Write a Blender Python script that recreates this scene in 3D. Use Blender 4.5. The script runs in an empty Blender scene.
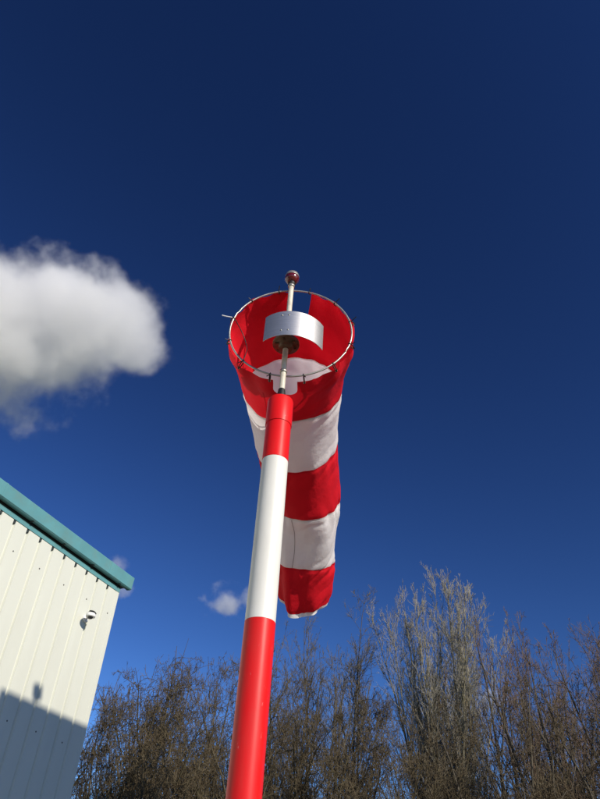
import bpy, bmesh, math
import numpy as np
from mathutils import Vector, Matrix, noise
R = math.radians
sc = bpy.context.scene
COL = sc.collection

# ------------------------------------------------------------------ camera
FPX, IW, IH = 674.0, 600.0, 799.0                 # focal length in photo pixels
_z = np.array([55.0, 798.0, -FPX]); _z /= np.linalg.norm(_z)
_f = np.array([0, 0, -1.0]); _y = _f - _z * _f.dot(_z); _y /= np.linalg.norm(_y)
_x = np.cross(_y, _z)
RC = np.array([_x, _y, _z])                        # world from camera
CAM = np.array([0, 0, 1.6])
cd = bpy.data.cameras.new('camera'); cam = bpy.data.objects.new('camera', cd); COL.objects.link(cam)
m = Matrix([list(RC[i]) + [CAM[i]] for i in range(3)] + [[0, 0, 0, 1]])
cam.matrix_world = m
cd.sensor_fit = 'HORIZONTAL'; cd.sensor_width = 36.0; cd.lens = 36.0 * FPX / IW
cd.clip_start = 0.05; cd.clip_end = 5000
sc.camera = cam

# ------------------------------------------------------------------ sky, sun, exposure
SUN_AZ, SUN_EL = 138.0, 27.0                       # azimuth clockwise from +Y (camera heading)
S = np.array([math.sin(R(SUN_AZ)) * math.cos(R(SUN_EL)), math.cos(R(SUN_AZ)) * math.cos(R(SUN_EL)), math.sin(R(SUN_EL))])
w = bpy.data.worlds.new('World'); sc.world = w; w.use_nodes = True
nt = w.node_tree; bg = nt.nodes['Background']
sky = nt.nodes.new('ShaderNodeTexSky'); sky.sky_type = 'NISHITA'; sky.sun_disc = False
sky.sun_elevation = R(SUN_EL); sky.sun_rotation = R(SUN_AZ)
sky.altitude = 1000; sky.air_density = 1.3; sky.dust_density = 0.0; sky.ozone_density = 5.0
gm = nt.nodes.new('ShaderNodeGamma'); gm.inputs[1].default_value = 1.82      # the phone's contrasty rendering of a clear sky
dm = nt.nodes.new('ShaderNodeVectorMath'); dm.operation = 'MULTIPLY'; dm.inputs[1].default_value = (0.67, 0.638, 0.66)
nt.links.new(sky.outputs[0], dm.inputs[0]); nt.links.new(dm.outputs[0], gm.inputs[0]); nt.links.new(gm.outputs[0], bg.inputs[0]); bg.inputs[1].default_value = 0.056
ld = bpy.data.lights.new('sun', 'SUN'); ld.energy = 4.8; ld.angle = R(0.45); ld.color = (1.0, 0.92, 0.80)
sun = bpy.data.objects.new('sun', ld); COL.objects.link(sun)
sun.rotation_euler = Vector(-S).to_track_quat('-Z', 'Y').to_euler()
sun.location = (10, -10, 30)
sc.view_settings.view_transform = 'Standard'; sc.view_settings.look = 'None'
sc.view_settings.exposure = 0.0; sc.view_settings.gamma = 1.0; sc.view_settings.use_curve_mapping = False
sc.cycles.max_bounces = 8; sc.cycles.volume_bounces = 24; sc.cycles.transparent_max_bounces = 16
sc.cycles.use_denoising = True; sc.cycles.volume_step_rate = 0.6

# ------------------------------------------------------------------ helpers
def ray(px, py):
    v = np.array([px - IW / 2, IH / 2 - py, -FPX]); v /= np.linalg.norm(v)
    return RC @ v
def azel(px, py):
    r = ray(px, py); return math.atan2(r[0], r[1]), math.asin(r[2])

class Nodes:
    def __init__(s, mat): s.t = mat.node_tree; s.n = s.t.nodes; s.l = s.t.links
    def new(s, typ, **kw):
        o = s.n.new('ShaderNode' + typ)
        for k, v in kw.items():
            if k.startswith('i_'):
                key = k[2:]; o.inputs[int(key) if key.isdigit() else key].default_value = v
            else: setattr(o, k, v)
        return o
    def link(s, a, b): s.l.new(a, b)

def mat(name, col, rough=0.5, metal=0.0, var=0.12, scale=6.0, bump=0.0, bscale=80.0, coat=0.0, stretch=(1, 1, 1), dirt=None, dirt_amt=0.0, dirt_scale=3.0, transl=0.0, spec=0.5, scuff=None):
    M = bpy.data.materials.new(name); M.use_nodes = True
    N = Nodes(M); b = M.node_tree.nodes['Principled BSDF']
    tc = N.new('TexCoord'); mp = N.new('Mapping'); mp.inputs['Scale'].default_value = stretch
    N.link(tc.outputs['Object'], mp.inputs[0])
    n1 = N.new('TexNoise'); n1.inputs['Scale'].default_value = scale; n1.inputs['Detail'].default_value = 6
    N.link(mp.outputs[0], n1.inputs[0])
    rmp = N.new('MapRange', i_1=0.3, i_2=0.7, i_3=1 - var, i_4=1 + var); N.link(n1.outputs[0], rmp.inputs[0])
    vm = N.new('VectorMath', operation='SCALE'); vm.inputs[0].default_value = col[:3]; N.link(rmp.outputs[0], vm.inputs['Scale'])
    out = vm.outputs[0]
    if dirt:
        n2 = N.new('TexNoise'); n2.inputs['Scale'].default_value = dirt_scale; n2.inputs['Detail'].default_value = 8; n2.inputs['Roughness'].default_value = 0.65
        N.link(mp.outputs[0], n2.inputs[0])
        r2 = N.new('MapRange', i_1=0.48, i_2=0.75, i_3=0.0, i_4=dirt_amt); N.link(n2.outputs[0], r2.inputs[0])
        mx = N.new('MixRGB'); mx.inputs[2].default_value = (*dirt, 1); N.link(r2.outputs[0], mx.inputs[0]); N.link(out, mx.inputs[1]); out = mx.outputs[0]
    if scuff:
        n4 = N.new('TexNoise'); n4.inputs['Scale'].default_value = 22; n4.inputs['Detail'].default_value = 10; n4.inputs['Roughness'].default_value = 0.75
        m4 = N.new('Mapping'); m4.inputs['Scale'].default_value = (1, 1, 0.35); N.link(tc.outputs['Object'], m4.inputs[0]); N.link(m4.outputs[0], n4.inputs[0])
        r4 = N.new('MapRange', i_1=0.635, i_2=0.67, i_3=0.0, i_4=0.8); N.link(n4.outputs[0], r4.inputs[0])
        mx4 = N.new('MixRGB'); mx4.inputs[2].default_value = (*scuff, 1); N.link(r4.outputs[0], mx4.inputs[0]); N.link(out, mx4.inputs[1]); out = mx4.outputs[0]
    N.link(out, b.inputs['Base Color'])
    b.inputs['Roughness'].default_value = rough; b.inputs['Metallic'].default_value = metal
    b.inputs['Specular IOR Level'].default_value = spec
    if coat: b.inputs['Coat Weight'].default_value = coat; b.inputs['Coat Roughness'].default_value = 0.12
    if bump:
        n3 = N.new('TexNoise'); n3.inputs['Scale'].default_value = bscale; n3.inputs['Detail'].default_value = 4
        N.link(mp.outputs[0], n3.inputs[0])
        bp = N.new('Bump'); bp.inputs['Strength'].default_value = bump; bp.inputs['Distance'].default_value = 0.01
        N.link(n3.outputs[0], bp.inputs['Height']); N.link(bp.outputs[0], b.inputs['Normal'])
    if transl:
        t = N.new('BsdfTranslucent'); N.link(out, t.inputs[0])
        ms = N.new('MixShader'); ms.inputs[0].default_value = transl
        N.link(b.outputs[0], ms.inputs[1]); N.link(t.outputs[0], ms.inputs[2])
        N.link(ms.outputs[0], M.node_tree.nodes['Material Output'].inputs[0])
    return M

def link(o, parent=None):
    COL.objects.link(o)
    if parent is not None:
        o.parent = parent; o.matrix_parent_inverse = parent.matrix_world.inverted() if False else Matrix.Identity(4)
    return o
def tag(o, label=None, cat=None, group=None, kind=None):
    if label: o['label'] = label
    if cat: o['category'] = cat
    if group: o['group'] = group
    if kind: o['kind'] = kind
    return o
def empty(name, loc):
    o = bpy.data.objects.new(name, None); o.location = loc; o.empty_display_size = 0.2; COL.objects.link(o); return o
def mesh_obj(name, verts, faces, material, parent=None, smooth=False, origin=None, mats=None, midx=None):
    """verts in world space; stored relative to the parent's (or own) origin"""
    base = Vector(parent_origin(parent)) if parent is not None else Vector(origin or (0, 0, 0))
    me = bpy.data.meshes.new(name)
    me.from_pydata([tuple(Vector(v) - base) for v in verts], [], faces)
    me.materials.append(material)
    for x in (mats or []): me.materials.append(x)
    if midx: me.polygons.foreach_set('material_index', midx)
    if smooth: me.polygons.foreach_set('use_smooth', [True] * len(me.polygons))
    me.validate(); me.update()
    o = bpy.data.objects.new(name, me)
    if parent is None: o.location = base
    return link(o, parent)
def parent_origin(p):
    v = Vector((0, 0, 0))
    while p is not None: v += p.location; p = p.parent
    return v

def box_geo(c, ax, ay, az, sx, sy, sz, bev=0.0):
    """oriented box as (verts, faces), bevelled"""
    bm = bmesh.new(); bmesh.ops.create_cube(bm, size=1.0)
    for v in bm.verts: v.co = Vector((v.co.x * sx, v.co.y * sy, v.co.z * sz))
    if bev: bmesh.ops.bevel(bm, geom=bm.edges[:], offset=bev, segments=2, affect='EDGES', profile=0.6)
    ax, ay, az, c = Vector(ax), Vector(ay), Vector(az), Vector(c)
    vs = [c + ax * v.co.x + ay * v.co.y + az * v.co.z for v in bm.verts]
    fs = [[v.index for v in f.verts] for f in bm.faces]
    bm.free(); return vs, fs
def lathe_geo(profile, c=(0, 0, 0), seg=40, cap0=True, cap1=True, a0=0.0, a1=2 * math.pi, axis=None):
    vs, fs = [], []; full = abs(a1 - a0 - 2 * math.pi) < 1e-6
    n = seg if full else seg + 1
    for (r, z) in profile:
        for k in range(n):
            a = a0 + (a1 - a0) * k / seg
            vs.append(Vector((r * math.cos(a), r * math.sin(a), z)))
    for i in range(len(profile) - 1):
        for k in range(seg):
            k2 = (k + 1) % n
            fs.append([i * n + k, i * n + k2, (i + 1) * n + k2, (i + 1) * n + k])
    if full and cap0: fs.append(list(range(n))[::-1])
    if full and cap1: fs.append([(len(profile) - 1) * n + k for k in range(n)])
    if axis is not None:
        q = Vector((0, 0, 1)).rotation_difference(Vector(axis)); vs = [q @ v for v in vs]
    return [Vector(c) + v for v in vs], fs
def tube_geo(pts, rad, seg=10, closed=False):
    pts = [Vector(p) for p in pts]; n = len(pts); vs, fs = [], []
    for i, p in enumerate(pts):
        a = pts[(i - 1) % n] if closed or i > 0 else p
        b = pts[(i + 1) % n] if closed or i < n - 1 else p
        t = (b - a).normalized(); ref = Vector((0.13, 0.31, 0.94)) if abs(t.z) < 0.9 else Vector((1, 0.1, 0))
        u = t.cross(ref).normalized(); v = t.cross(u)
        r = rad[i] if hasattr(rad, '__len__') else rad
        for k in range(seg):
            an = 2 * math.pi * k / seg; vs.append(p + (u * math.cos(an) + v * math.sin(an)) * r)
    for i in range(n if closed else n - 1):
        j = (i + 1) % n
        for k in range(seg): fs.append([i * seg + k, i * seg + (k + 1) % seg, j * seg + (k + 1) % seg, j * seg + k])
    if not closed: fs.append(list(range(seg))[::-1]); fs.append([(n - 1) * seg + k for k in range(seg)])
    return vs, fs
def join(*geos):
    vs, fs = [], []
    for v, f in geos:
        o = len(vs); vs += list(v); fs += [[i + o for i in q] for q in f]
    return vs, fs

# ------------------------------------------------------------------ materials
M_red_paint = mat('red_gloss_paint', (0.72, 0.010, 0.011), 0.40, var=0.05, scale=3, coat=0.0, spec=0.22, bump=0.05, bscale=35, dirt=(0.50, 0.045, 0.035), dirt_amt=0.55, scuff=(0.66, 0.28, 0.25), dirt_scale=9, stretch=(1, 1, 0.25))
M_white_paint = mat('white_gloss_paint', (0.74, 0.73, 0.67), 0.42, var=0.03, scale=3, coat=0.0, spec=0.35, bump=0.05, bscale=35, dirt=(0.55, 0.52, 0.44), dirt_amt=0.45, scuff=(0.40, 0.37, 0.30), dirt_scale=7, stretch=(1, 1, 0.25))
M_red_cloth = mat('red_sock_cloth', (0.70, 0.006, 0.018), 0.75, var=0.10, scale=5, bump=0.25, bscale=40, transl=0.27, spec=0.25)
M_white_cloth = mat('white_sock_cloth', (0.89, 0.88, 0.88), 0.75, var=0.03, scale=5, bump=0.25, bscale=40, dirt=(0.62, 0.57, 0.58), dirt_amt=0.25, dirt_scale=4, transl=0.38, spec=0.25)
M_thread = mat('seam_thread', (0.30, 0.24, 0.25), 0.8)
M_steel = mat('brushed_stainless', (0.60, 0.59, 0.57), 0.42, metal=0.85, var=0.10, scale=30, stretch=(0.3, 0.3, 12), bump=0.04, bscale=60)
M_galv = mat('galvanised_tube', (0.48, 0.46, 0.40), 0.42, metal=0.75, var=0.15, scale=30, bump=0.1)
M_mast = mat('cream_painted_mast', (0.66, 0.62, 0.50), 0.45, var=0.10, scale=14, dirt=(0.25, 0.2, 0.14), dirt_amt=0.5, dirt_scale=18)
M_black = mat('black_rubber', (0.012, 0.012, 0.012), 0.5, var=0.2)
M_bronze = mat('weathered_bronze', (0.16, 0.10, 0.06), 0.5, metal=0.6, var=0.3, scale=40)
M_lens = mat('red_lens_glass', (0.13, 0.006, 0.006), 0.2, var=0.1, coat=0.6)
M_clad = mat('cream_profiled_steel', (0.635, 0.645, 0.555), 0.45, var=0.035, scale=1.2, dirt=(0.50, 0.50, 0.42), dirt_amt=0.35, dirt_scale=1.6, stretch=(1, 1, 0.25), bump=0.015, bscale=5)
M_teal = mat('teal_coated_steel', (0.115, 0.30, 0.315), 0.40, var=0.08, scale=2.5, dirt=(0.16, 0.24, 0.20), dirt_amt=0.5, dirt_scale=4, bump=0.02, bscale=8)
M_dark = mat('dark_shade_and_bracket', (0.02, 0.03, 0.03), 0.7)  # near-black: painted shade at the eaves, also the gutter brackets
M_screw = mat('screw_head', (0.14, 0.14, 0.13), 0.5, metal=0.5)
M_roof = mat('grey_roof_sheet', (0.30, 0.31, 0.32), 0.5, var=0.1)
M_brick = mat('grey_wall_panel', (0.42, 0.42, 0.42), 0.6, var=0.1)
M_cctv_w = mat('white_camera_plastic', (0.80, 0.80, 0.78), 0.35, var=0.02)
M_cctv_d = mat('dark_camera_glass', (0.03, 0.03, 0.035), 0.15, var=0.1)
M_asphalt = mat('worn_concrete', (0.20, 0.185, 0.155), 0.9, var=0.25, scale=1.5, bump=0.4, bscale=120)
M_grass = mat('rough_grass', (0.07, 0.09, 0.03), 0.95, var=0.4, scale=3, bump=0.6, bscale=30)

# ------------------------------------------------------------------ ground
def sheet(name, x0, x1, y0, y1, z, M):
    o = mesh_obj(name, [(x0, y0, z), (x1, y0, z), (x1, y1, z), (x0, y1, z)], [[0, 1, 2, 3]], M)
    return tag(o, kind='structure')
sheet('ground', -1500, 1500, -1500, 1500, 0.0, M_grass)
sheet('yard', -11.5, 9, -14, 15.2, 0.004, M_asphalt)

# ------------------------------------------------------------------ cream industrial building
K = 14.0
a_c, e_c = azel(119, 591)
CZ = 1.6 + K * math.tan(e_c)                          # top of the cladding
CORNER = np.array([K * math.sin(a_c), K * math.cos(a_c), 0])
a_w = R(26.1)
WD = np.array([math.sin(a_w), math.cos(a_w), 0])      # along the wall, away from the camera
WN = np.array([math.cos(a_w), -math.sin(a_w), 0])     # outward normal
UP = np.array([0, 0, 1.0])
def wp(s, o, z): return CORNER - WD * s + WN * o + UP * z     # s metres back from the corner, o metres out
def wall_hit(px, py, out=0.0):
    r = ray(px, py); p0 = CORNER + WN * out
    t = (p0 - CAM).dot(WN) / r.dot(WN); P = CAM + r * t
    return float((CORNER - P).dot(WD)), float(P[2])
bld = empty('industrial_building', tuple(CORNER))
tag(bld, 'cream profiled steel building with teal eaves gutter', 'building')
PITCH, GW, GD = 0.345, 0.068, 0.036
LEN, DEPTH = 18.0, 14.0
def clad_sheet_mesh():
    # three pitches of wide flats with narrow recessed grooves, in (s, out) plane
    prof = []
    for k in range(3):
        a = k * PITCH
        prof += [(a, 0), (a + PITCH - GW, 0), (a + PITCH - GW + 0.018, -GD), (a + PITCH - 0.018, -GD)]
    prof.append((3 * PITCH, 0))
    vs, fs = [], []
    for z in (0.0, CZ):
        for (s_, o_) in prof: vs.append(tuple(-WD * s_ + WN * o_ + UP * z))
    n = len(prof)
    for i in range(n - 1): fs.append([i, n + i, n + i + 1, i + 1])
    me = bpy.data.meshes.new('cladding_sheet'); me.from_pydata(vs, [], fs); me.materials.append(M_clad); me.update()
    return me
S0 = 0.06
me_sheet = clad_sheet_mesh()
for k in range(int(LEN / (3 * PITCH))):
    o = bpy.data.objects.new('cladding_sheet', me_sheet); o.parent = bld
    o.location = tuple(-WD * (S0 + k * 3 * PITCH)); COL.objects.link(o)
LW = S0 + int(LEN / (3 * PITCH)) * 3 * PITCH
# screws, every second flat, in rows
sv, sf = lathe_geo([(0.014, 0), (0.014, 0.006), (0.008, 0.010)], seg=6, axis=tuple(WN))
me_screw = bpy.data.meshes.new('screw'); me_screw.from_pydata([tuple(v) for v in sv], [], sf); me_screw.materials.append(M_screw)
s_a, z_a = wall_hit(43, 571); s_b, z_b = wall_hit(37, 732.5)
for zrow, s_ref in ((z_a, s_a), (z_b, s_b)):
    for k in range(0, 9):
        o = bpy.data.objects.new('screw', me_screw); o.parent = bld
        base = round((s_ref - S0 - 0.13) / PITCH) % 2
        o.location = tuple(-WD * (S0 + 0.13 + PITCH * (2 * k + base)) + WN * 0.001 + UP * (zrow + 0.006 * math.sin(k * 2.1))); COL.objects.link(o)
# corner flashing, end wall, back, roof core
ev = [wp(-0.0, -0.004, 0), wp(0.14, 0.008, 0)]
g = box_geo(wp(0.036, -0.001, CZ / 2), WD, WN, UP, 0.085, 0.012, CZ - 0.002, 0.003)
g2 = box_geo(wp(-0.0085, -0.058, CZ / 2), WD, WN, UP, 0.004, 0.13, CZ - 0.004, 0.001)
mesh_obj('corner_flashing', *join(g, g2), M_clad, bld)
core = [wp(0.0, -0.05, 0), wp(LW, -0.05, 0), wp(LW, -DEPTH, 0), wp(0.0, -DEPTH, 0)]
core2 = [p + UP * (CZ + 0.05) for p in core]
mesh_obj('wall', core + core2, [[0, 3, 2, 1], [0, 1, 5, 4], [1, 2, 6, 5], [2, 3, 7, 6], [3, 0, 4, 7]], M_clad, bld)
RID = CZ + 1.3
rv = [wp(-0.1, 0.08, CZ + 0.10), wp(LW, 0.08, CZ + 0.10), wp(-0.1, -DEPTH / 2, RID), wp(LW, -DEPTH / 2, RID), wp(-0.1, -DEPTH - 0.1, CZ + 0.10), wp(LW, -DEPTH - 0.1, CZ + 0.10)]
rf = mesh_obj('roof', rv, [[0, 1, 3, 2], [2, 3, 5, 4], [0, 2, 4], [1, 5, 3]], M_roof, bld)
# eaves gutter: cross-section swept along the wall
def sweep(name, prof, s0, s1, M, parent, cut=0.0):
    vs = [wp(s0, o_, z_) for (o_, z_) in prof] + [wp(s1, o_, z_) for (o_, z_) in prof]
    n = len(prof); fs = [[i, (i + 1) % n, n + (i + 1) % n, n + i] for i in range(n)] + [list(range(n))[::-1], [n + i for i in range(n)]]
    return mesh_obj(name, vs, fs, M, parent)
GS = -0.20
gut = sweep('gutter', [(0.03, CZ + 0.100), (0.115, CZ + 0.092), (0.140, CZ + 0.112), (0.160, CZ + 0.345), (0.147, CZ + 0.366), (0.125, CZ + 0.366), (0.118, CZ + 0.33), (0.03, CZ + 0.33)], GS, LW, M_teal, bld)
for k in range(6):                                   # joint straps round the gutter
    s_ = 0.55 + 3.1 * k
    sweep('gutter_joint', [(0.11, CZ + 0.088), (0.1435, CZ + 0.109), (0.1645, CZ + 0.346), (0.150, CZ + 0.370), (0.122, CZ + 0.370), (0.11, CZ + 0.2)], s_, s_ + 0.05, M_teal, gut)
sweep('gutter_end', [(0.028, CZ + 0.096), (0.117, CZ + 0.088), (0.1445, CZ + 0.109), (0.1645, CZ + 0.347), (0.150, CZ + 0.371), (0.122, CZ + 0.371), (0.028, CZ + 0.336)], GS - 0.006, GS + 0.014, M_teal, gut)
for k in range(8):
    s_ = 0.12 + 0.9 * k
    sweep('gutter_bracket', [(0.0245, CZ + 0.072), (0.118, CZ + 0.080), (0.118, CZ + 0.0905), (0.0245, CZ + 0.0985)], s_, s_ + 0.03, M_dark, gut)
sweep('eaves_gap_shade', [(-0.04, CZ + 0.03), (0.002, CZ + 0.03), (0.002, CZ + 0.12), (-0.04, CZ + 0.12)], -0.006, LW, M_dark, bld)  # solid dark strip, paints the shade in the recess below the gutter
sweep('eaves_flashing', [(0.004, CZ - 0.035), (0.012, CZ - 0.035), (0.016, CZ + 0.030), (0.022, CZ + 0.040), (0.004, CZ + 0.040)], -0.012, LW, M_teal, bld)
n_not = 22
nv, nf = box_geo((0, 0, 0), WD, WN, UP, 0.044, 0.034, 0.075)  # dark blocks painting the shade in the open groove tops under the flashing
me_not = bpy.data.meshes.new('groove_shade_block'); me_not.from_pydata([tuple(v) for v in nv], [], nf); me_not.materials.append(M_dark)
for k in range(n_not):
    o = bpy.data.objects.new('groove_shade_block', me_not); o.parent = bld
    o.location = tuple(-WD * (S0 + (k + 1) * PITCH - GW / 2) + WN * (-0.0185) + UP * (CZ - 0.062)); COL.objects.link(o)

# ------------------------------------------------------------------ security camera on the wall
sC, zC = wall_hit(90, 616.5, 0.2)
cct = empty('security_camera', tuple(wp(sC, 0, zC))); tag(cct, 'small white dome security camera on the cream wall', 'camera')
mesh_obj('base_plate', *lathe_geo([(0.075, 0.001), (0.075, 0.02), (0.06, 0.03)], wp(sC - 0.10, 0, zC + 0.02), 24, axis=tuple(WN)), M_cctv_w, cct, True)
mesh_obj('arm', *tube_geo([wp(sC - 0.10, 0.02, zC + 0.02), wp(sC - 0.09, 0.09, zC + 0.03), wp(sC - 0.04, 0.17, zC + 0.035), wp(sC, 0.21, zC + 0.03)], 0.022, 10), M_cctv_w, cct, True)
hs = mesh_obj('housing', *lathe_geo([(0.088, -0.03), (0.092, -0.015), (0.090, 0.02), (0.070, 0.055), (0.035, 0.075), (0.004, 0.08)], wp(sC, 0.21, zC + 0.02), 28), M_cctv_w, cct, True)
mesh_obj('dome', *lathe_geo([(0.004, -0.072), (0.025, -0.068), (0.044, -0.056), (0.052, -0.040), (0.054, -0.027)], wp(sC, 0.21, zC + 0.02), 28), M_cctv_d, cct, True)
mesh_obj('sun_shade', *lathe_geo([(0.094, 0.044), (0.078, 0.062), (0.062, 0.074), (0.064, 0.079), (0.080, 0.067), (0.097, 0.048)], wp(sC, 0.21, zC + 0.02), 28, False, False, a_w - 2.3, a_w + 0.9), M_black, cct, True)

# ------------------------------------------------------------------ building behind the camera whose roof edge shades the wall
TC = 14.0
Sh = np.array([S[0], S[1], 0]) / math.hypot(S[0], S[1]); tE = math.tan(R(SUN_EL))
def to_caster(s_, z_):
    P = wp(s_, 0, z_); k = TC / abs(Sh.dot(WN)) * 0.9
    return P + Sh * k + UP * (k * tE)
s1, z1 = wall_hit(50, 711)
sL, _ = wall_hit(-2, 708); sR = -1.6
A0, A1 = to_caster(sL, z1), to_caster(sR, z1)
TOPZ = A0[2]
A0[2] = A1[2] = 0
opp = empty('office_block', tuple(A0)); tag(opp, 'tall flat-roofed block behind the viewer, seen only by its shadow on the cream wall', 'building')
bb = [A0, A1, A1 + WN * 7, A0 + WN * 7]; top = TOPZ - 0.25
mesh_obj('wall', bb + [p + UP * top for p in bb], [[0, 1, 5, 4], [1, 2, 6, 5], [2, 3, 7, 6], [3, 0, 4, 7]], M_brick, opp)
ctr = (A0 + A1) / 2 + WN * 3.5; LB = np.linalg.norm(A1 - A0)
mesh_obj('roof', *box_geo(ctr + UP * (TOPZ - 0.125), WD, WN, UP, LB + 0.1, 7.1, 0.25, 0.02), M_roof, opp)
for k in range(4):
    for j in range(3):
        c = A0 + (A1 - A0) * ((k + 0.5) / 4) - WN * 0.02 + UP * (2 + j * 3.4)
        wn = mesh_obj('window', *box_geo(c, WD, WN, UP, 1.1, 0.06, 1.5, 0.01), M_cctv_w, opp)
        mesh_obj('pane', *box_geo(c - WN * 0.028, WD, WN, UP, 0.96, 0.03, 1.36), M_cctv_d, wn)
s2, z2 = wall_hit(37.5, 692); B = to_caster(s2, z2)
fl = empty('roof_floodlight', tuple(np.array([B[0], B[1], TOPZ]))); tag(fl, 'boxy floodlight on a thin post, seen only as a shadow on the cream wall', 'floodlight')
mesh_obj('post', *tube_geo([np.array([B[0], B[1], TOPZ - 0.002]), B], 0.028, 8), M_galv, fl)
mesh_obj('lamp_head', *box_geo(B, Vector((0.8, 0.5, 0.33)).normalized(), Vector((-0.5, 0.8, 0)).normalized(), Vector((-0.24, -0.17, 0.95)).normalized(), 0.20, 0.14, 0.20, 0.02), M_black, fl)

# ------------------------------------------------------------------ windsock pole
d = 2.2
r_ = ray(281, 398); POLE = CAM + r_ * d / math.hypot(r_[0], r_[1]); PX, PY = POLE[0], POLE[1]
pole = empty('windsock_pole', (PX, PY, 0)); tag(pole, 'red and white banded pole holding up the windsock', 'pole')
RP = 0.0515
def prism(name, prof, M, parent, seg=56, smooth=True, c=None):
    o = mesh_obj(name, *lathe_geo(prof, c or (PX, PY, 0), seg), M, parent, smooth)
    try: o.data.set_sharp_from_angle(angle=R(35))
    except Exception: pass
    return o
cuts = [0.02, 0.52, 1.17, 1.82, 2.471, 3.121, 3.318]
for i in range(len(cuts) - 1):
    red = (len(cuts) - 2 - i) % 2 == 0
    if i == len(cuts) - 2: red = True
    elif i == len(cuts) - 3: red = False
    else: red = (len(cuts) - 3 - i) % 2 == 1
    e = 0.0004 if red else 0.0
    prism('red_band' if red else 'white_band', [(RP + e, cuts[i] + 0.0004), (RP + e, cuts[i + 1] - 0.0004)], M_red_paint if red else M_white_paint, pole)
prism('cap_sleeve', [(RP + 0.0028, 3.300), (RP + 0.0032, 3.303), (RP + 0.0032, 3.424), (RP + 0.001, 3.432), (0.014, 3.434)], M_red_paint, pole)
prism('base_plate', [(0.16, 0.006), (0.16, 0.020), (0.06, 0.020)], M_galv, pole, 32)
prism('cable_gland', [(0.026, 3.4345), (0.026, 3.447), (0.020, 3.452), (0.0155, 3.495), (0.0145, 3.5)], M_black, pole, 24)
prism('mast', [(0.0128, 3.43), (0.0128, 4.205)], M_mast, pole, 24)
lamp = prism('obstruction_light', [(0.014, 4.205), (0.024, 4.211), (0.033, 4.224), (0.036, 4.236), (0.0355, 4.244), (0.034, 4.246)], M_lens, pole, 32)
prism('lamp_cap', [(0.0352, 4.2465), (0.0352, 4.255), (0.031, 4.268), (0.022, 4.277), (0.010, 4.282), (0.003, 4.283)], M_galv, lamp, 32)
prism('lamp_collar', [(0.0135, 4.188), (0.018, 4.190), (0.018, 4.2045)], M_black, lamp, 24)

# ------------------------------------------------------------------ swivel frame: ring, hub, wind deflector
RINGC = Vector((-0.066, PY + 0.028, 3.893)); RR = 0.288
yaw = R(3.0)                                           # mouth axis, clockwise from +Y
AX = Vector((math.sin(yaw), math.cos(yaw), 0)); SX = Vector((math.cos(yaw), -math.sin(yaw), 0)); UZ = Vector((0, 0, 1))
frame = empty('swivel_hoop', (PX, PY, 3.5)); tag(frame, 'thin metal hoop and stainless collar turning on the mast at the windsock mouth', 'windsock frame')
def ring_pt(th, rr=RR, back=0.0): return RINGC + SX * (rr * math.cos(th)) + UZ * (rr * math.sin(th)) + AX * back
mesh_obj('hoop', *tube_geo([ring_pt(2 * math.pi * k / 96) for k in range(96)], 0.0042, 10, True), M_galv, frame, True)
for zc in (RINGC.z + RR, RINGC.z - RR):
    mesh_obj('clamp', *lathe_geo([(0.0130, -0.007), (0.0162, -0.007), (0.0162, 0.007), (0.0130, 0.007)], (PX, PY, zc), 24, False, False), M_galv, frame, True)
HZ = 3.772
mesh_obj('hub', *lathe_geo([(0.0132, -0.03), (0.030, -0.03), (0.034, -0.024), (0.034, -0.006), (0.060, -0.004), (0.062, 0.0), (0.062, 0.010), (0.03, 0.012), (0.03, 0.05), (0.0132, 0.05)], (PX, PY, HZ), 32, False, False), M_bronze, frame, True)
for k in range(6):
    a = k * math.pi / 3 + 0.3
    mesh_obj('bolt', *lathe_geo([(0.006, 0), (0.006, 0.006)], (PX + 0.048 * math.cos(a), PY + 0.048 * math.sin(a), HZ - 0.011), 6), M_bronze, frame)
# deflector: a curved stainless band on the front half
DR, DH0, DH1 = 0.165, 3.688, 3.838
fa = R(-90 + 4)
prof = [(DR, DH0), (DR + 0.001, DH0 - 0.001), (DR + 0.002, DH0), (DR + 0.002, DH1), (DR, DH1), (DR, DH0)]
defl = mesh_obj('deflector_band', *lathe_geo(prof, (PX + 0.022, PY + 0.017, 0), 64, False, False, fa - R(50), fa + R(55)), M_steel, frame, True)
defl.data.set_sharp_from_angle(angle=R(35))
mesh_obj('spoke', *box_geo((PX + 0.006, PY - 0.102, HZ + 0.005), (1, 0, 0), (0, 1, 0), (0, 0, 1), 0.03, 0.088, 0.005), M_galv, frame)
for (ux, uz) in ((0.0, 0.03), (0.0, 0.125), (-0.03, 0.03), (-0.03, 0.125)):
    a = fa + ux / DR + R(-9)
    c = Vector((PX + 0.022 + (DR + 0.002) * math.cos(a), PY + 0.017 + (DR + 0.002) * math.sin(a), DH0 + uz))
    mesh_obj('rivet', *lathe_geo([(0.004, 0), (0.0035, 0.0018), (0.0015, 0.0028)], c, 10, axis=(math.cos(a), math.sin(a), 0)), M_galv, frame, True)

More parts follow.
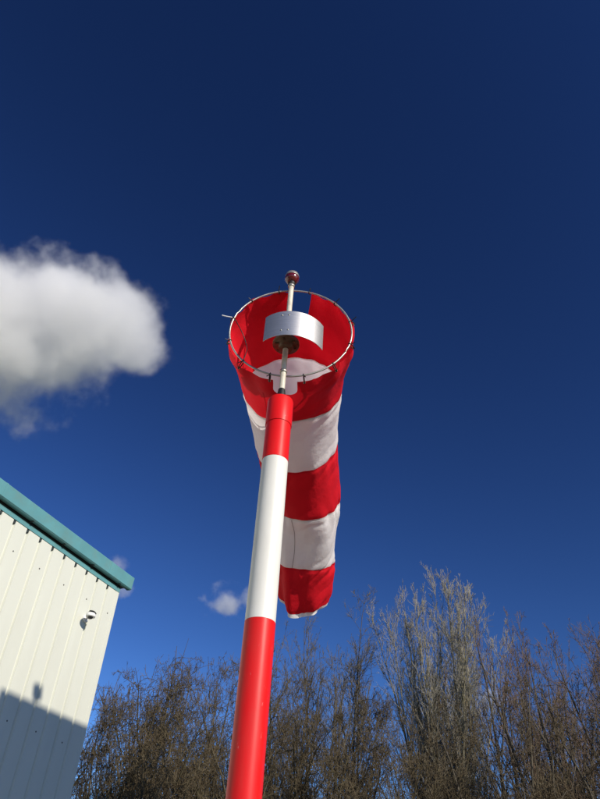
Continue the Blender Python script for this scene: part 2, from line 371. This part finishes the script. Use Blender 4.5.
# ------------------------------------------------------------------ windsock
sock = empty('windsock', tuple(RINGC)); tag(sock, 'red and white striped fabric windsock drooping away from the pole top', 'windsock')
CP = [RINGC + AX * 0.006, Vector((-0.045, 2.608, 3.868)), Vector((0.000, 3.014, 3.780)), Vector((0.085, 3.331, 3.622)), Vector((0.086, 3.591, 3.402)), Vector((0.099, 3.775, 3.200))]
CR = [0.294, 0.253, 0.222, 0.192, 0.160, 0.132]
def cr_eval(t):
    i = min(int(t), 4); f = t - i
    def g(k): return CP[k] if 0 <= k <= 5 else (CP[0] * 2 - CP[1] if k < 0 else CP[5] * 2 - CP[4])
    p0, p1, p2, p3 = g(i - 1), g(i), g(i + 1), g(i + 2)
    p = 0.5 * ((2 * p1) + (p2 - p0) * f + (2 * p0 - 5 * p1 + 4 * p2 - p3) * f * f + (3 * p1 - p0 - 3 * p2 + p3) * f ** 3)
    return p, CR[i] * (1 - f) + CR[i + 1] * f
def sock_pt(t, th, shrink=0.0):
    """t: 0..5 along the bands, th: angle, 0 = right, pi/2 = top"""
    tt = min(max(t, 0.0), 4.9999)
    p, r = cr_eval(tt); q, _ = cr_eval(min(tt + 0.02, 4.9999)); q0, _ = cr_eval(max(tt - 0.02, 0))
    T = (q - q0).normalized()
    if tt < 0.6: T = (T * (tt / 0.6) + AX * (1 - tt / 0.6)).normalized()
    if t > 4.9999: p = p + T * (t - 5) * 0.3
    if t < 0: p = p + AX * t * 0.38
    sx = T.cross(Vector((0, 0, 1))).normalized(); up = sx.cross(T)
    c, s = math.cos(th), math.sin(th)
    # flatter towards the tail where the wind is too weak to fill it
    sag = max(0.0, tt - 2.5) / 2.5
    rx, ry = r * (1 + 0.02 * sag), r * (1 - 0.10 * sag)
    P3 = Vector((c * 1.3, s * 1.3, t * 0.9))
    amp = 0.010 + 0.006 * min(tt, 4)
    wr = noise.noise(P3 * 1.1 + Vector((3.1, 0, 0))) * amp
    # diagonal pull folds, strongest on the flanks and just behind the seams
    fr = tt - math.floor(tt)
    near = math.exp(-((fr) / 0.30) ** 2) + 0.7 * math.exp(-((1 - fr) / 0.22) ** 2)
    flank = 0.35 + 0.65 * max(0, math.cos(th + 0.35)) ** 2
    ph = 9.0 * t + 3.2 * th + 2.2 * noise.noise(P3 * 0.9 + Vector((0, 7, 1)))
    wr += 0.0135 * (0.22 + near) * flank * (abs(math.sin(ph)) ** 0.6 - 0.6) + 0.004 * near * flank * (abs(math.sin(2.3 * ph + 1.2 * th)) ** 0.6 - 0.6)
    ph2 = 15.0 * th + 2.0 * t + 4 * noise.noise(P3 * 0.7)
    wr += 0.0030 * near * math.sin(ph2)
    wr -= 0.006 * math.exp(-((abs(fr - round(fr)) if tt > 0.5 else 1) / 0.03) ** 2)   # seams pull in a little
    if tt < 0.9:                                         # mouth: scalloped between ties, belly over the sides
        k = 1 - tt / 0.9
        wr += 0.010 * math.exp(-((tt - 0.22) / 0.2) ** 2) * (0.4 + abs(c))
        wr += 0.006 * k * math.cos(12 * (th - R(15)))
        wr += 0.011 * k * noise.noise(Vector((c * 2.4, s * 2.4, 2 + t)))
        if s < 0: wr += 0.012 * math.exp(-((tt - 0.30) / 0.25) ** 2) * (-s) * (0.5 + 0.8 * noise.noise(Vector((c * 3, 1, t * 2))))
    # collapsed lower lip of the tail
    if tt > 4.2: wr += -0.030 * max(0, (tt - 4.6) / 0.4) ** 2 + (0.016 * noise.noise(Vector((c * 2.0, s * 2.0, 11))) + 0.010 * math.sin(5 * th)) * (tt - 4.2) / 0.8
    rr = 1.0 + 0
    return p + sx * (c * (rx + wr - shrink)) + up * (s * (ry + wr - shrink))
NTH, TOPA, BOTA = 240, math.pi / 2, 3 * math.pi / 2
def edge_t(th):
    """where the mouth edge lies: ties hold it near the hoop, it slackens between, with a slot at top and bottom"""
    c12 = 0.5 - 0.5 * math.cos(12 * (th - R(15)))
    e = 0.006 + 0.026 * c12 + 0.012 * noise.noise(Vector((math.cos(th) * 3, math.sin(th) * 3, 5)))
    s = math.sin(th)
    if s < -0.2: e += 0.05 * (-s - 0.2)
    return e
STEP = 2 * math.pi / NTH
TOPC, BOTC, HC = NTH // 4 - 4, 3 * NTH // 4 - 1, 7        # slot centres and half widths, in columns
def warp(th, col, half):
    """pull the columns beside a slot so that its edge runs at the given half width"""
    at, h = col * STEP, HC * STEP
    dth = (th - at + math.pi) % (2 * math.pi) - math.pi; a = abs(dth)
    if a > 0.6: return th
    q = a * half / h if a <= h else half + (a - h) * (0.6 - half) / (0.6 - h)
    return at + math.copysign(q, dth)
def tail_t(th): return 4.96 - 0.13 * math.cos(th) ** 2 - 0.08 * math.sin(th) + 0.03 * math.cos(th) + 0.03 * math.sin(3 * th + 2.2)
def band(i, name, M):
    t0, t1 = i, i + 1
    NU = 34; vs, fs = [], []
    for u in range(NU + 1):
        for k in range(NTH):
            th = 2 * math.pi * k / NTH
            if i == 0:
                if u <= 20: th = warp(th, TOPC, HC * STEP * (1 - 0.018 * min(u, 15)))
                if u <= 12: th = warp(th, BOTC, HC * STEP * (1.0 if u < 6 else math.sqrt(max(0.18, 1 - ((min(u, 9) - 5) / 4.4) ** 2)) if u <= 9 else 0.6 + 0.13 * (u - 9)))
            a = t0 if i else edge_t(th)
            t = a + (t1 - a) * u / NU
            if i == 4: t = t0 + (tail_t(th) - t0) * u / NU
            vs.append(sock_pt(t, th))
    for u in range(NU):
        for k in range(NTH):
            if i == 0:
                if u < 15 and TOPC - HC <= k < TOPC + HC: continue
                if u < 9 and BOTC - HC <= k < BOTC + HC: continue
            k2 = (k + 1) % NTH
            fs.append([u * NTH + k, u * NTH + k2, (u + 1) * NTH + k2, (u + 1) * NTH + k])
    o = mesh_obj(name, vs, fs, M, sock, True)
    return o
names = [('red_panel', M_red_cloth), ('white_panel', M_white_cloth)]
panels = [band(i, *names[i % 2]) for i in range(5)]
# tail hem (white binding) and doubled seams
def hoop_strip(name, ta, tb, off, M, parent, wob=0.0):
    vs, fs = [], []; n = 120
    for t in (ta, (ta + tb) / 2, tb):
        for k in range(n):
            th = 2 * math.pi * k / n
            vs.append(sock_pt(tail_t(th) + t if wob is None else t, th, off))
    for u in range(2):
        for k in range(n): fs.append([u * n + k, u * n + (k + 1) % n, (u + 1) * n + (k + 1) % n, (u + 1) * n + k])
    return mesh_obj(name, vs, fs, M, parent, True)
hoop_strip('tail_hem', 0.0, 0.075, 0.001, M_white_cloth, sock, None)
for i in range(1, 5):
    hoop_strip('seam', i - 0.022, i + 0.022, -0.0016, names[1][1] if i in (1, 3) else names[0][1], panels[i])
for i in range(5):                                     # lengthwise joining seam of each panel
    vs, fs = [], []; th0 = R(247); n = 24
    for u in range(n + 1):
        t = i + 0.03 + (0.94 if i < 4 else 0.86) * u / n if i else 0.35 + 0.62 * u / n
        for dth in (-0.008, 0.008): vs.append(sock_pt(t, th0 + dth, -0.0012))
    for u in range(n): fs.append([2 * u, 2 * u + 1, 2 * u + 3, 2 * u + 2])
    mesh_obj('joining_seam', vs, fs, M_thread if i % 2 else M_red_cloth, panels[i])
# ties round the hoop
rng = np.random.default_rng(5)
for k in range(12):
    th = R(15 + 30 * k)
    p = ring_pt(th); out = (SX * math.cos(th) + UZ * math.sin(th)); tang = (-SX * math.sin(th) + UZ * math.cos(th))
    e = sock_pt(edge_t(th) + 0.022, th)
    loop = []
    c = (p + e) / 2; ax1 = (e - p); L = ax1.length / 2 + 0.006; ax1.normalize(); ax2 = tang.cross(ax1).normalized()
    for j in range(20):
        a = 2 * math.pi * j / 20; loop.append(c + ax1 * (L * math.cos(a)) + ax2 * (0.0075 * math.sin(a)))
    white = (k == 5)
    tie = mesh_obj('cable_tie', *tube_geo(loop, 0.0024, 6, True), M_black, sock, True)
    ln = 0.012 + 0.022 * rng.random() if not white else 0.05
    dirv = (out * 1.0 - AX * (0.6 if not white else 0.1) + tang * rng.uniform(-0.5, 0.5)).normalized()
    st = p + out * 0.008 - AX * 0.005
    mesh_obj('tie_tail', *tube_geo([st, st + dirv * ln * 0.6, st + dirv * ln + UZ * 0.002], 0.0022 if not white else 0.003, 6), M_black if not white else M_cctv_w, tie)
    ev_, ef_ = lathe_geo([(0.003, -0.0012), (0.0065, -0.0012), (0.0065, 0.0012), (0.003, 0.0012)], e, 14, False, False, axis=tuple((e - sock_pt(0.5, th) * 0 - p).normalized().cross(tang)))
    mesh_obj('eyelet', ev_, ef_, M_galv, sock)
# slack cord inside the left of the mouth
cp = [ring_pt(R(165), RR - 0.006, 0.004), ring_pt(R(172), RR - 0.05, 0.06), ring_pt(R(192), RR - 0.075, 0.07), ring_pt(R(212), RR - 0.05, 0.03), ring_pt(R(222), RR - 0.01, 0.015)]
def spline(pts, n=24):
    out = []
    for i in range(len(pts) - 1):
        p0, p1, p2, p3 = pts[max(i - 1, 0)], pts[i], pts[i + 1], pts[min(i + 2, len(pts) - 1)]
        for k in range(n // (len(pts) - 1) + 1):
            f = k / (n // (len(pts) - 1) + 1)
            out.append(0.5 * ((2 * p1) + (p2 - p0) * f + (2 * p0 - 5 * p1 + 4 * p2 - p3) * f * f + (3 * p1 - p0 - 3 * p2 + p3) * f ** 3))
    return out + [pts[-1]]
mesh_obj('cord', *tube_geo(spline(cp), 0.0024, 6), M_black, sock, True)

# ------------------------------------------------------------------ bare trees
def norm(a): return a / np.maximum(np.linalg.norm(a, axis=-1, keepdims=True), 1e-9)
def polylines(start, dirs, length, K, wob, up, rng, curl=0.0):
    N = len(start); P = np.zeros((N, K, 3)); P[:, 0] = start; dcur = norm(dirs); step = (length / (K - 1))[:, None]
    drift = rng.normal(size=(N, 3)) * curl
    for k in range(1, K):
        dcur = norm(dcur + rng.normal(size=(N, 3)) * wob + drift + np.array([0, 0, up]))
        P[:, k] = P[:, k - 1] + dcur * step
    return P
def children(P, rad, L, M, t0, t1, ang, asd, lr, rr, K, wob, up, rng, curl=0.0, taper=0.25, rmin=0.004):
    N, KP = P.shape[:2]
    t = rng.uniform(t0, t1, size=(N, M)); t = np.sort(t, axis=1)
    x = t * (KP - 1); i = np.minimum(x.astype(int), KP - 2); f = (x - i)[..., None]
    n_ = np.arange(N)[:, None]
    a, b = P[n_, i], P[n_, i + 1]
    pos = a * (1 - f) + b * f; tan = norm(b - a)
    rp = rad[n_, i] * (1 - f[..., 0]) + rad[n_, i + 1] * f[..., 0]
    e = rng.normal(size=pos.shape); e = norm(e - tan * (e * tan).sum(-1, keepdims=True))
    an = np.radians(rng.normal(ang, asd, size=(N, M)))[..., None]
    dr = tan * np.cos(an) + e * np.sin(an)
    ln = L[:, None] * lr * (1.15 - 0.75 * t) * rng.uniform(0.6, 1.3, size=(N, M))
    pos, dr, ln, rp = pos.reshape(-1, 3), dr.reshape(-1, 3), ln.reshape(-1), rp.reshape(-1)
    C = polylines(pos, dr, ln, K, wob, up, rng, curl)
    r0 = np.maximum(rp * rr, rmin)
    cr = r0[:, None] * np.linspace(1, taper, K)[None]; cr = np.maximum(cr, rmin * 0.6)
    return C, cr, ln
def tubes(P, rad, sides):
    N, K = P.shape[:2]
    T = np.zeros_like(P); T[:, 1:-1] = P[:, 2:] - P[:, :-2]; T[:, 0] = P[:, 1] - P[:, 0]; T[:, -1] = P[:, -1] - P[:, -2]; T = norm(T)
    ref = np.where(np.abs(T[..., 2:3]) < 0.9, np.array([0, 0, 1.0]), np.array([1.0, 0, 0]))
    u = norm(np.cross(T, ref)); v = np.cross(T, u)
    an = np.arange(sides) * 2 * math.pi / sides
    V = P[:, :, None] + rad[:, :, None, None] * (u[:, :, None] * np.cos(an)[:, None] + v[:, :, None] * np.sin(an)[:, None])
    idx = np.arange(N * K * sides).reshape(N, K, sides); nx = np.roll(idx, -1, axis=2)
    F = np.stack([idx[:, :-1], nx[:, :-1], nx[:, 1:], idx[:, 1:]], -1).reshape(-1, 4)
    return V.reshape(-1, 3), F
def np_mesh(name, parts, M, parent, smooth=False):
    vs, fs, o = [], [], 0
    for V, F in parts: vs.append(V); fs.append(F + o); o += len(V)
    V = np.concatenate(vs); F = np.concatenate(fs)
    me = bpy.data.meshes.new(name); me.vertices.add(len(V)); me.vertices.foreach_set('co', V.astype(np.float32).ravel())
    me.loops.add(F.size); me.loops.foreach_set('vertex_index', F.astype(np.int32).ravel())
    me.polygons.add(len(F)); me.polygons.foreach_set('loop_start', np.arange(0, F.size, 4, dtype=np.int32))
    me.materials.append(M)
    if smooth: me.polygons.foreach_set('use_smooth', np.ones(len(F), dtype=bool))
    me.update(calc_edges=True)
    ob = bpy.data.objects.new(name, me); return link(ob, parent)
def bark(name, c, c2, rough=0.85):
    return mat(name, c, rough, var=0.35, scale=3.0, dirt=c2, dirt_amt=0.9, dirt_scale=4.5, bump=0.3, bscale=30, spec=0.3)
B_olive = bark('olive_bark', (0.085, 0.068, 0.038), (0.10, 0.09, 0.04))
T_olive = bark('olive_twig', (0.10, 0.075, 0.042), (0.23, 0.195, 0.125))
B_pale = bark('pale_bark', (0.20, 0.18, 0.12), (0.26, 0.21, 0.07))
T_pale = bark('pale_twig', (0.31, 0.29, 0.24), (0.33, 0.28, 0.15))
B_grey = bark('grey_bark', (0.085, 0.072, 0.052), (0.12, 0.105, 0.075))
T_red = bark('russet_twig', (0.155, 0.105, 0.07), (0.21, 0.16, 0.105))
T_grey = bark('grey_twig', (0.15, 0.13, 0.09), (0.20, 0.175, 0.12))
TSTAT = []
def tree(kind, px, py, D, width, seed, label, bm_, tm_, cat='tree', name='bare_tree', group=None, dens=1.0):
    rng = np.random.default_rng(seed)
    a, e = azel(px, py); H = 1.6 + D * math.tan(e)
    loc = (D * math.sin(a), D * math.cos(a), 0)
    root = empty(name, loc); tag(root, label, cat, group)
    I = lambda x: max(1, int(round(x * dens)))
    if kind == 'shrub':        # many arching stems from the ground, dense tangle
        ns = 11
        az = rng.uniform(0, 2 * math.pi, ns); tilt = np.radians(rng.uniform(3, 36, ns))
        st = np.stack([np.cos(az) * 0.3, np.sin(az) * 0.3, np.zeros(ns)], 1)
        dr = np.stack([np.cos(az) * np.sin(tilt), np.sin(az) * np.sin(tilt), np.cos(tilt)], 1)
        L0 = H * rng.uniform(0.70, 0.95, ns)
        P0 = polylines(st, dr, L0, 14, 0.17, 0.02, rng, 0.03); r0 = (0.060 * rng.uniform(0.6, 1.2, ns))[:, None] * np.linspace(1, 0.08, 14)[None]
        P1, r1, L1 = children(P0, r0, L0, I(18), 0.30, 1.0, 62, 20, 0.36, 0.5, 9, 0.26, 0.02, rng, 0.10, 0.25, 0.008)
        P2, r2, L2 = children(P1, r1, L1, I(11), 0.08, 1.0, 62, 24, 0.46, 0.6, 5, 0.36, 0.01, rng, 0.16, 0.4, 0.0058)
        P3, r3, L3 = children(P2, r2, L2, I(5), 0.08, 1.0, 58, 24, 0.60, 0.75, 3, 0.40, 0.02, rng, 0.1, 0.6, 0.0050)
    elif kind == 'upright':    # a sheaf of steep stems, brush-like rounded crown
        ns = 24
        az = np.arange(ns) * 2.39996; q = np.sqrt((np.arange(ns) + 0.3) / ns); tilt = np.radians(0.5 + 9.0 * q + rng.uniform(-.5, .5, ns))
        st = np.stack([np.cos(az) * 0.15, np.sin(az) * 0.15, np.full(ns, 0.0)], 1)
        dr = np.stack([np.cos(az) * np.sin(tilt), np.sin(az) * np.sin(tilt), np.cos(tilt)], 1)
        L0 = 0.90 * H * (1.0 - 0.07 * q ** 3) * rng.uniform(0.96, 1.0, ns)
        P0 = polylines(st, dr, L0, 14, 0.028, 0.004, rng, 0.002); r0 = (0.065 * rng.uniform(0.7, 1.1, ns))[:, None] * np.linspace(1, 0.08, 14)[None]
        P1, r1, L1 = children(P0, r0, L0, I(30), 0.32, 1.0, 24, 9, 0.20, 0.5, 8, 0.07, 0.075, rng, 0.02, 0.3, 0.0075)
        P2, r2, L2 = children(P1, r1, L1, I(7), 0.10, 1.0, 28, 11, 0.55, 0.65, 5, 0.10, 0.08, rng, 0.03, 0.4, 0.0058)
        P3, r3, L3 = children(P2, r2, L2, I(3), 0.15, 1.0, 28, 12, 0.55, 0.8, 3, 0.12, 0.05, rng, 0.03, 0.6, 0.0048)
    elif kind == 'slender':    # one straight leader with short side shoots
        L0 = np.array([H]); P0 = polylines(np.zeros((1, 3)), np.array([[0.02, 0, 1.0]]), L0, 18, 0.025, 0.02, rng); r0 = 0.075 * np.linspace(1, 0.08, 18)[None]
        P1, r1, L1 = children(P0, r0, L0, I(60), 0.22, 0.99, 42, 10, 0.16, 0.42, 7, 0.08, 0.09, rng, 0.02, 0.25, 0.007)
        P2, r2, L2 = children(P1, r1, L1, I(8), 0.15, 1.0, 36, 12, 0.42, 0.6, 5, 0.10, 0.08, rng, 0.03, 0.4, 0.0055)
        P3, r3, L3 = children(P2, r2, L2, I(4), 0.15, 1.0, 34, 12, 0.5, 0.75, 4, 0.10, 0.07, rng, 0.03, 0.5, 0.0045)
    else:                      # spreading: short trunk forking into limbs
        ns = 5
        az = np.arange(ns) * 2.4 + rng.uniform(0, 0.7, ns); tilt = np.radians(np.concatenate([[3], rng.uniform(12, 30, ns - 1)]))
        st = np.stack([np.cos(az) * 0.06, np.sin(az) * 0.06, np.zeros(ns)], 1)
        dr = np.stack([np.cos(az) * np.sin(tilt), np.sin(az) * np.sin(tilt), np.cos(tilt)], 1)
        L0 = H * rng.uniform(0.85, 1.0, ns)
        P0 = polylines(st, dr, L0, 12, 0.06, 0.045, rng, 0.01); r0 = (0.10 * rng.uniform(0.6, 1.1, ns))[:, None] * np.linspace(1, 0.10, 12)[None]
        P1, r1, L1 = children(P0, r0, L0, I(22), 0.2, 1.0, 42, 12, 0.32, 0.5, 8, 0.11, 0.06, rng, 0.03, 0.25, 0.008)
        P2, r2, L2 = children(P1, r1, L1, I(10), 0.15, 1.0, 42, 14, 0.45, 0.6, 5, 0.16, 0.06, rng, 0.05, 0.35, 0.006)
        P3, r3, L3 = children(P2, r2, L2, I(5), 0.15, 1.0, 40, 16, 0.5, 0.75, 3, 0.18, 0.05, rng, 0.06, 0.5, 0.005)
    # scale so that the crown has the wanted height and width
    allp = P3.reshape(-1, 3); hi = np.percentile(allp[:, 2], 97.0 if kind == 'shrub' else 99.6)
    lat = np.percentile(np.abs(allp[:, :2] - 0), 92 if kind == 'shrub' else 95)
    sz = H / hi; sxy = (width / 2) / lat
    scl = np.array([sxy, sxy, sz])
    P0, P1, P2, P3 = [p * scl for p in (P0, P1, P2, P3)]
    # leave out the lowest twigs, and in a shrub whatever would stand up alone above its rounded top
    ok1, ok2, ok3 = [np.ones(len(p), bool) for p in (P1, P2, P3)]
    if kind == 'shrub':
        def under(P):
            rad2 = (P[:, :, 0] ** 2 + P[:, :, 1] ** 2) / (0.6 * width) ** 2
            return (P[:, :, 2] - H * (1.03 - 0.12 * rad2)).max(1) < 0.12 * H * rng.random(len(P)) ** 3
        ok1 = under(P1); ok2 = under(P2) & np.repeat(ok1, len(P2) // len(P1)); ok3 = under(P3) & np.repeat(ok2, len(P3) // len(P2))
    ok2b = ok2 & (P2[:, :, 2].max(1) > 2.6); ok3 = ok3 & (P3[:, :, 2].max(1) > 2.6) & np.repeat(ok2b, len(P3) // len(P2))
    P1, r1, P2, r2, P3, r3 = P1[ok1], r1[ok1], P2[ok2b], r2[ok2b], P3[ok3], r3[ok3]
    for k in range(len(P0)): np_mesh('trunk' if len(P0) == 1 else 'stem', [tubes(P0[k:k + 1], r0[k:k + 1], 7)], bm_, root, True)
    tag(np_mesh('branches', [tubes(P1, r1, 5)], bm_, root, True), kind='stuff')
    tag(np_mesh('twigs', [tubes(P2, r2, 3), tubes(P3, r3, 3)], tm_, root), kind='stuff')
    TSTAT.append(sum(len(o_.data.polygons) * 2 for o_ in root.children))
    return root

G1, G2 = 'bare trees behind the yard', 'tangled bare shrubs behind the yard'
# px, py = crown top in the photograph; D = metres from the viewer; width in metres
tree('shrub', 92, 714, 18.5, 4.2, 11, 'tangled brown shrub showing beside the corner of the cream building', B_olive, T_olive, 'shrub', 'bare_shrub', G2)
tree('shrub', 138, 688, 20.0, 5.0, 12, 'tall olive brown thicket, second from the cream building', B_olive, T_olive, 'shrub', 'bare_shrub', G2)
tree('shrub', 194, 668, 19.0, 4.6, 13, 'olive brown thicket midway between the cream building and the striped pole', B_olive, T_olive, 'shrub', 'bare_shrub', G2)
tree('shrub', 234, 668, 21.0, 4.6, 14, 'tangled thicket directly behind the lower red part of the pole', B_olive, T_olive, 'shrub', 'bare_shrub', G2)
tree('shrub', 116, 696, 23.5, 5.0, 31, 'brown thicket set back between the building corner and the middle thicket', B_olive, T_olive, 'shrub', 'bare_shrub', G2)
tree('shrub', 165, 692, 16.5, 4.0, 32, 'near brown thicket in front of the row, left of the pole', B_olive, T_olive, 'shrub', 'bare_shrub', G2)
tree('shrub', 268, 664, 23.0, 4.6, 33, 'thicket set back immediately right of the pole', B_olive, T_olive, 'shrub', 'bare_shrub', G2)
tree('spread', 305, 652, 24.0, 5.0, 15, 'fine grey-twigged tree just right of the pole under the windsock tail', B_grey, T_grey, group=G1)
tree('slender', 350, 574, 23.0, 2.4, 16, 'slender single-stemmed tree left of the tall pale tree', B_grey, T_grey, group=G1)
tree('upright', 432, 584, 22.0, 3.25, 17, 'tall pale upright many-stemmed tree, highest of the row', B_pale, T_pale, group=G1)
tree('spread', 497, 640, 23.0, 4.2, 18, 'russet-twigged tree just right of the tall pale tree', B_grey, T_red, group=G1)
tree('spread', 545, 628, 21.0, 4.4, 19, 'russet-twigged tree, second from the right edge of the picture', B_grey, T_red, group=G1)
tree('spread', 602, 632, 20.0, 4.6, 20, 'russet-twigged tree cut off by the right edge of the picture', B_grey, T_red, group=G1)
tree('spread', 520, 634, 26.0, 4.6, 34, 'russet-brown tree set back between the two nearer russet trees', B_grey, T_red, group=G1, dens=1.1)
tree('spread', 574, 630, 25.0, 4.6, 35, 'russet-brown tree set back beside the right edge', B_grey, T_red, group=G1, dens=1.1)
tree('spread', 330, 632, 27.0, 4.4, 36, 'far thin grey tree right of the windsock tail', B_grey, T_grey, group=G1, dens=1.05)
tree('shrub', 316, 686, 19.0, 4.2, 21, 'low brown shrub just right of the pole at the bottom edge', B_olive, T_olive, 'shrub', 'bare_shrub', G2)
tree('shrub', 374, 686, 18.0, 4.2, 22, 'low brown shrub below the slender tree', B_olive, T_olive, 'shrub', 'bare_shrub', G2)
tree('shrub', 440, 708, 18.5, 4.2, 23, 'low brown shrub at the foot of the tall pale tree', B_olive, T_olive, 'shrub', 'bare_shrub', G2, 0.84)
tree('shrub', 515, 688, 18.0, 4.2, 24, 'low dark shrub below the russet trees, left of the corner one', B_grey, T_olive, 'shrub', 'bare_shrub', G2, 0.84)
tree('shrub', 590, 680, 17.5, 4.0, 25, 'dark tangled shrub in the lower right corner', B_grey, T_olive, 'shrub', 'bare_shrub', G2)

# ------------------------------------------------------------------ clouds (real volumes far away)
def cloud(label, dist, blobs, dens, edge, nscale, seed, soft=0.35):
    """blobs: (px, py, radius px, squash, weight) at the given distance"""
    cs = [(CAM + ray(x, y) * dist, rp * dist / FPX, sq, wt) for x, y, rp, sq, wt in blobs]
    C0 = sum(c for c, *_ in cs) / len(cs)
    lo = np.min([c - r * 1.35 for c, r, *_ in cs], axis=0); hi = np.max([c + r * 1.35 for c, r, *_ in cs], axis=0)
    ctr, sz = (lo + hi) / 2, hi - lo
    M = bpy.data.materials.new('cloud_vapour'); M.use_nodes = True; N = Nodes(M); N.n.remove(M.node_tree.nodes['Principled BSDF'])
    tc = N.new('TexCoord'); pos = tc.outputs['Object']
    nz = N.new('TexNoise'); nz.inputs['Scale'].default_value = nscale; nz.inputs['Detail'].default_value = 10; nz.inputs['Roughness'].default_value = 0.62
    off = N.new('VectorMath', operation='ADD'); off.inputs[1].default_value = (seed * 13.7, seed * 7.1, 0); N.link(pos, off.inputs[0]); N.link(off.outputs[0], nz.inputs[0])
    acc = None
    for c, r, sq, wt in cs:
        sb = N.new('VectorMath', operation='SUBTRACT'); sb.inputs[1].default_value = tuple(c - ctr); N.link(pos, sb.inputs[0])
        ml = N.new('VectorMath', operation='MULTIPLY'); ml.inputs[1].default_value = (1 / r, 1 / r, 1 / (r * sq)); N.link(sb.outputs[0], ml.inputs[0])
        ln = N.new('VectorMath', operation='LENGTH'); N.link(ml.outputs[0], ln.inputs[0])
        iv = N.new('Math', operation='MULTIPLY_ADD'); iv.inputs[1].default_value = -wt; iv.inputs[2].default_value = wt; N.link(ln.outputs['Value'], iv.inputs[0])
        if acc is None: acc = iv.outputs[0]
        else:
            mx = N.new('Math', operation='SMOOTH_MAX'); mx.inputs[2].default_value = 0.15; N.link(acc, mx.inputs[0]); N.link(iv.outputs[0], mx.inputs[1]); acc = mx.outputs[0]
    n2 = N.new('MapRange', i_1=0.25, i_2=0.75, i_3=-edge, i_4=edge * 0.6); n2.clamp = False; N.link(nz.outputs[0], n2.inputs[0])
    ad = N.new('Math', operation='ADD'); N.link(acc, ad.inputs[0]); N.link(n2.outputs[0], ad.inputs[1])
    ss = N.new('MapRange', interpolation_type='SMOOTHSTEP', i_1=0.0, i_2=soft, i_3=0.0, i_4=dens); N.link(ad.outputs[0], ss.inputs[0])
    pv = N.new('VolumePrincipled'); pv.inputs['Color'].default_value = (1.0, 1.0, 1.0, 1); pv.inputs['Anisotropy'].default_value = 0.0
    N.link(ss.outputs[0], pv.inputs['Density']); N.link(pv.outputs[0], M.node_tree.nodes['Material Output'].inputs['Volume'])
    bm = bmesh.new(); bmesh.ops.create_icosphere(bm, subdivisions=3, radius=0.5)
    me = bpy.data.meshes.new('cloud')
    # box-ish hull that wraps the vapour
    for v in bm.verts:
        k = max(abs(v.co.x), abs(v.co.y), abs(v.co.z)); v.co = Vector([v.co[i] / k * 0.5 * sz[i] for i in range(3)])
    bm.to_mesh(me); bm.free(); me.materials.append(M)
    o = bpy.data.objects.new('cloud', me); o.location = ctr; COL.objects.link(o)
    return tag(o, label, 'cloud')
cloud('large bright cumulus cloud above the cream building', 600,
      [(62, 318, 74, 0.95, 1.0), (112, 326, 56, 0.9, 1.0), (134, 342, 42, 0.85, 1.0), (0, 328, 82, 0.95, 1.0), (-70, 338, 90, 0.9, 1.0), (75, 352, 52, 0.8, 0.9), (35, 370, 60, 0.75, 0.42), (-20, 384, 64, 0.75, 0.40), (152, 356, 26, 0.8, 0.45)],
      0.05, 0.42, 0.026, 3, 0.42)
cloud('small faint cloud left of the pole above the shrubs', 900, [(228, 603, 26, 0.55, 0.75), (210, 605, 18, 0.5, 0.6), (250, 600, 22, 0.55, 0.7)], 0.03, 0.75, 0.035, 5, 0.5)
cloud('faint wisp of cloud behind the end of the teal gutter', 900, [(116, 566, 16, 0.8, 0.6), (124, 590, 12, 0.8, 0.4)], 0.02, 0.5, 0.03, 8)
cloud('low pale cloud seen through the tall pale tree', 1100, [(455, 712, 34, 0.4, 0.6), (490, 700, 26, 0.4, 0.5)], 0.012, 0.5, 0.02, 9)
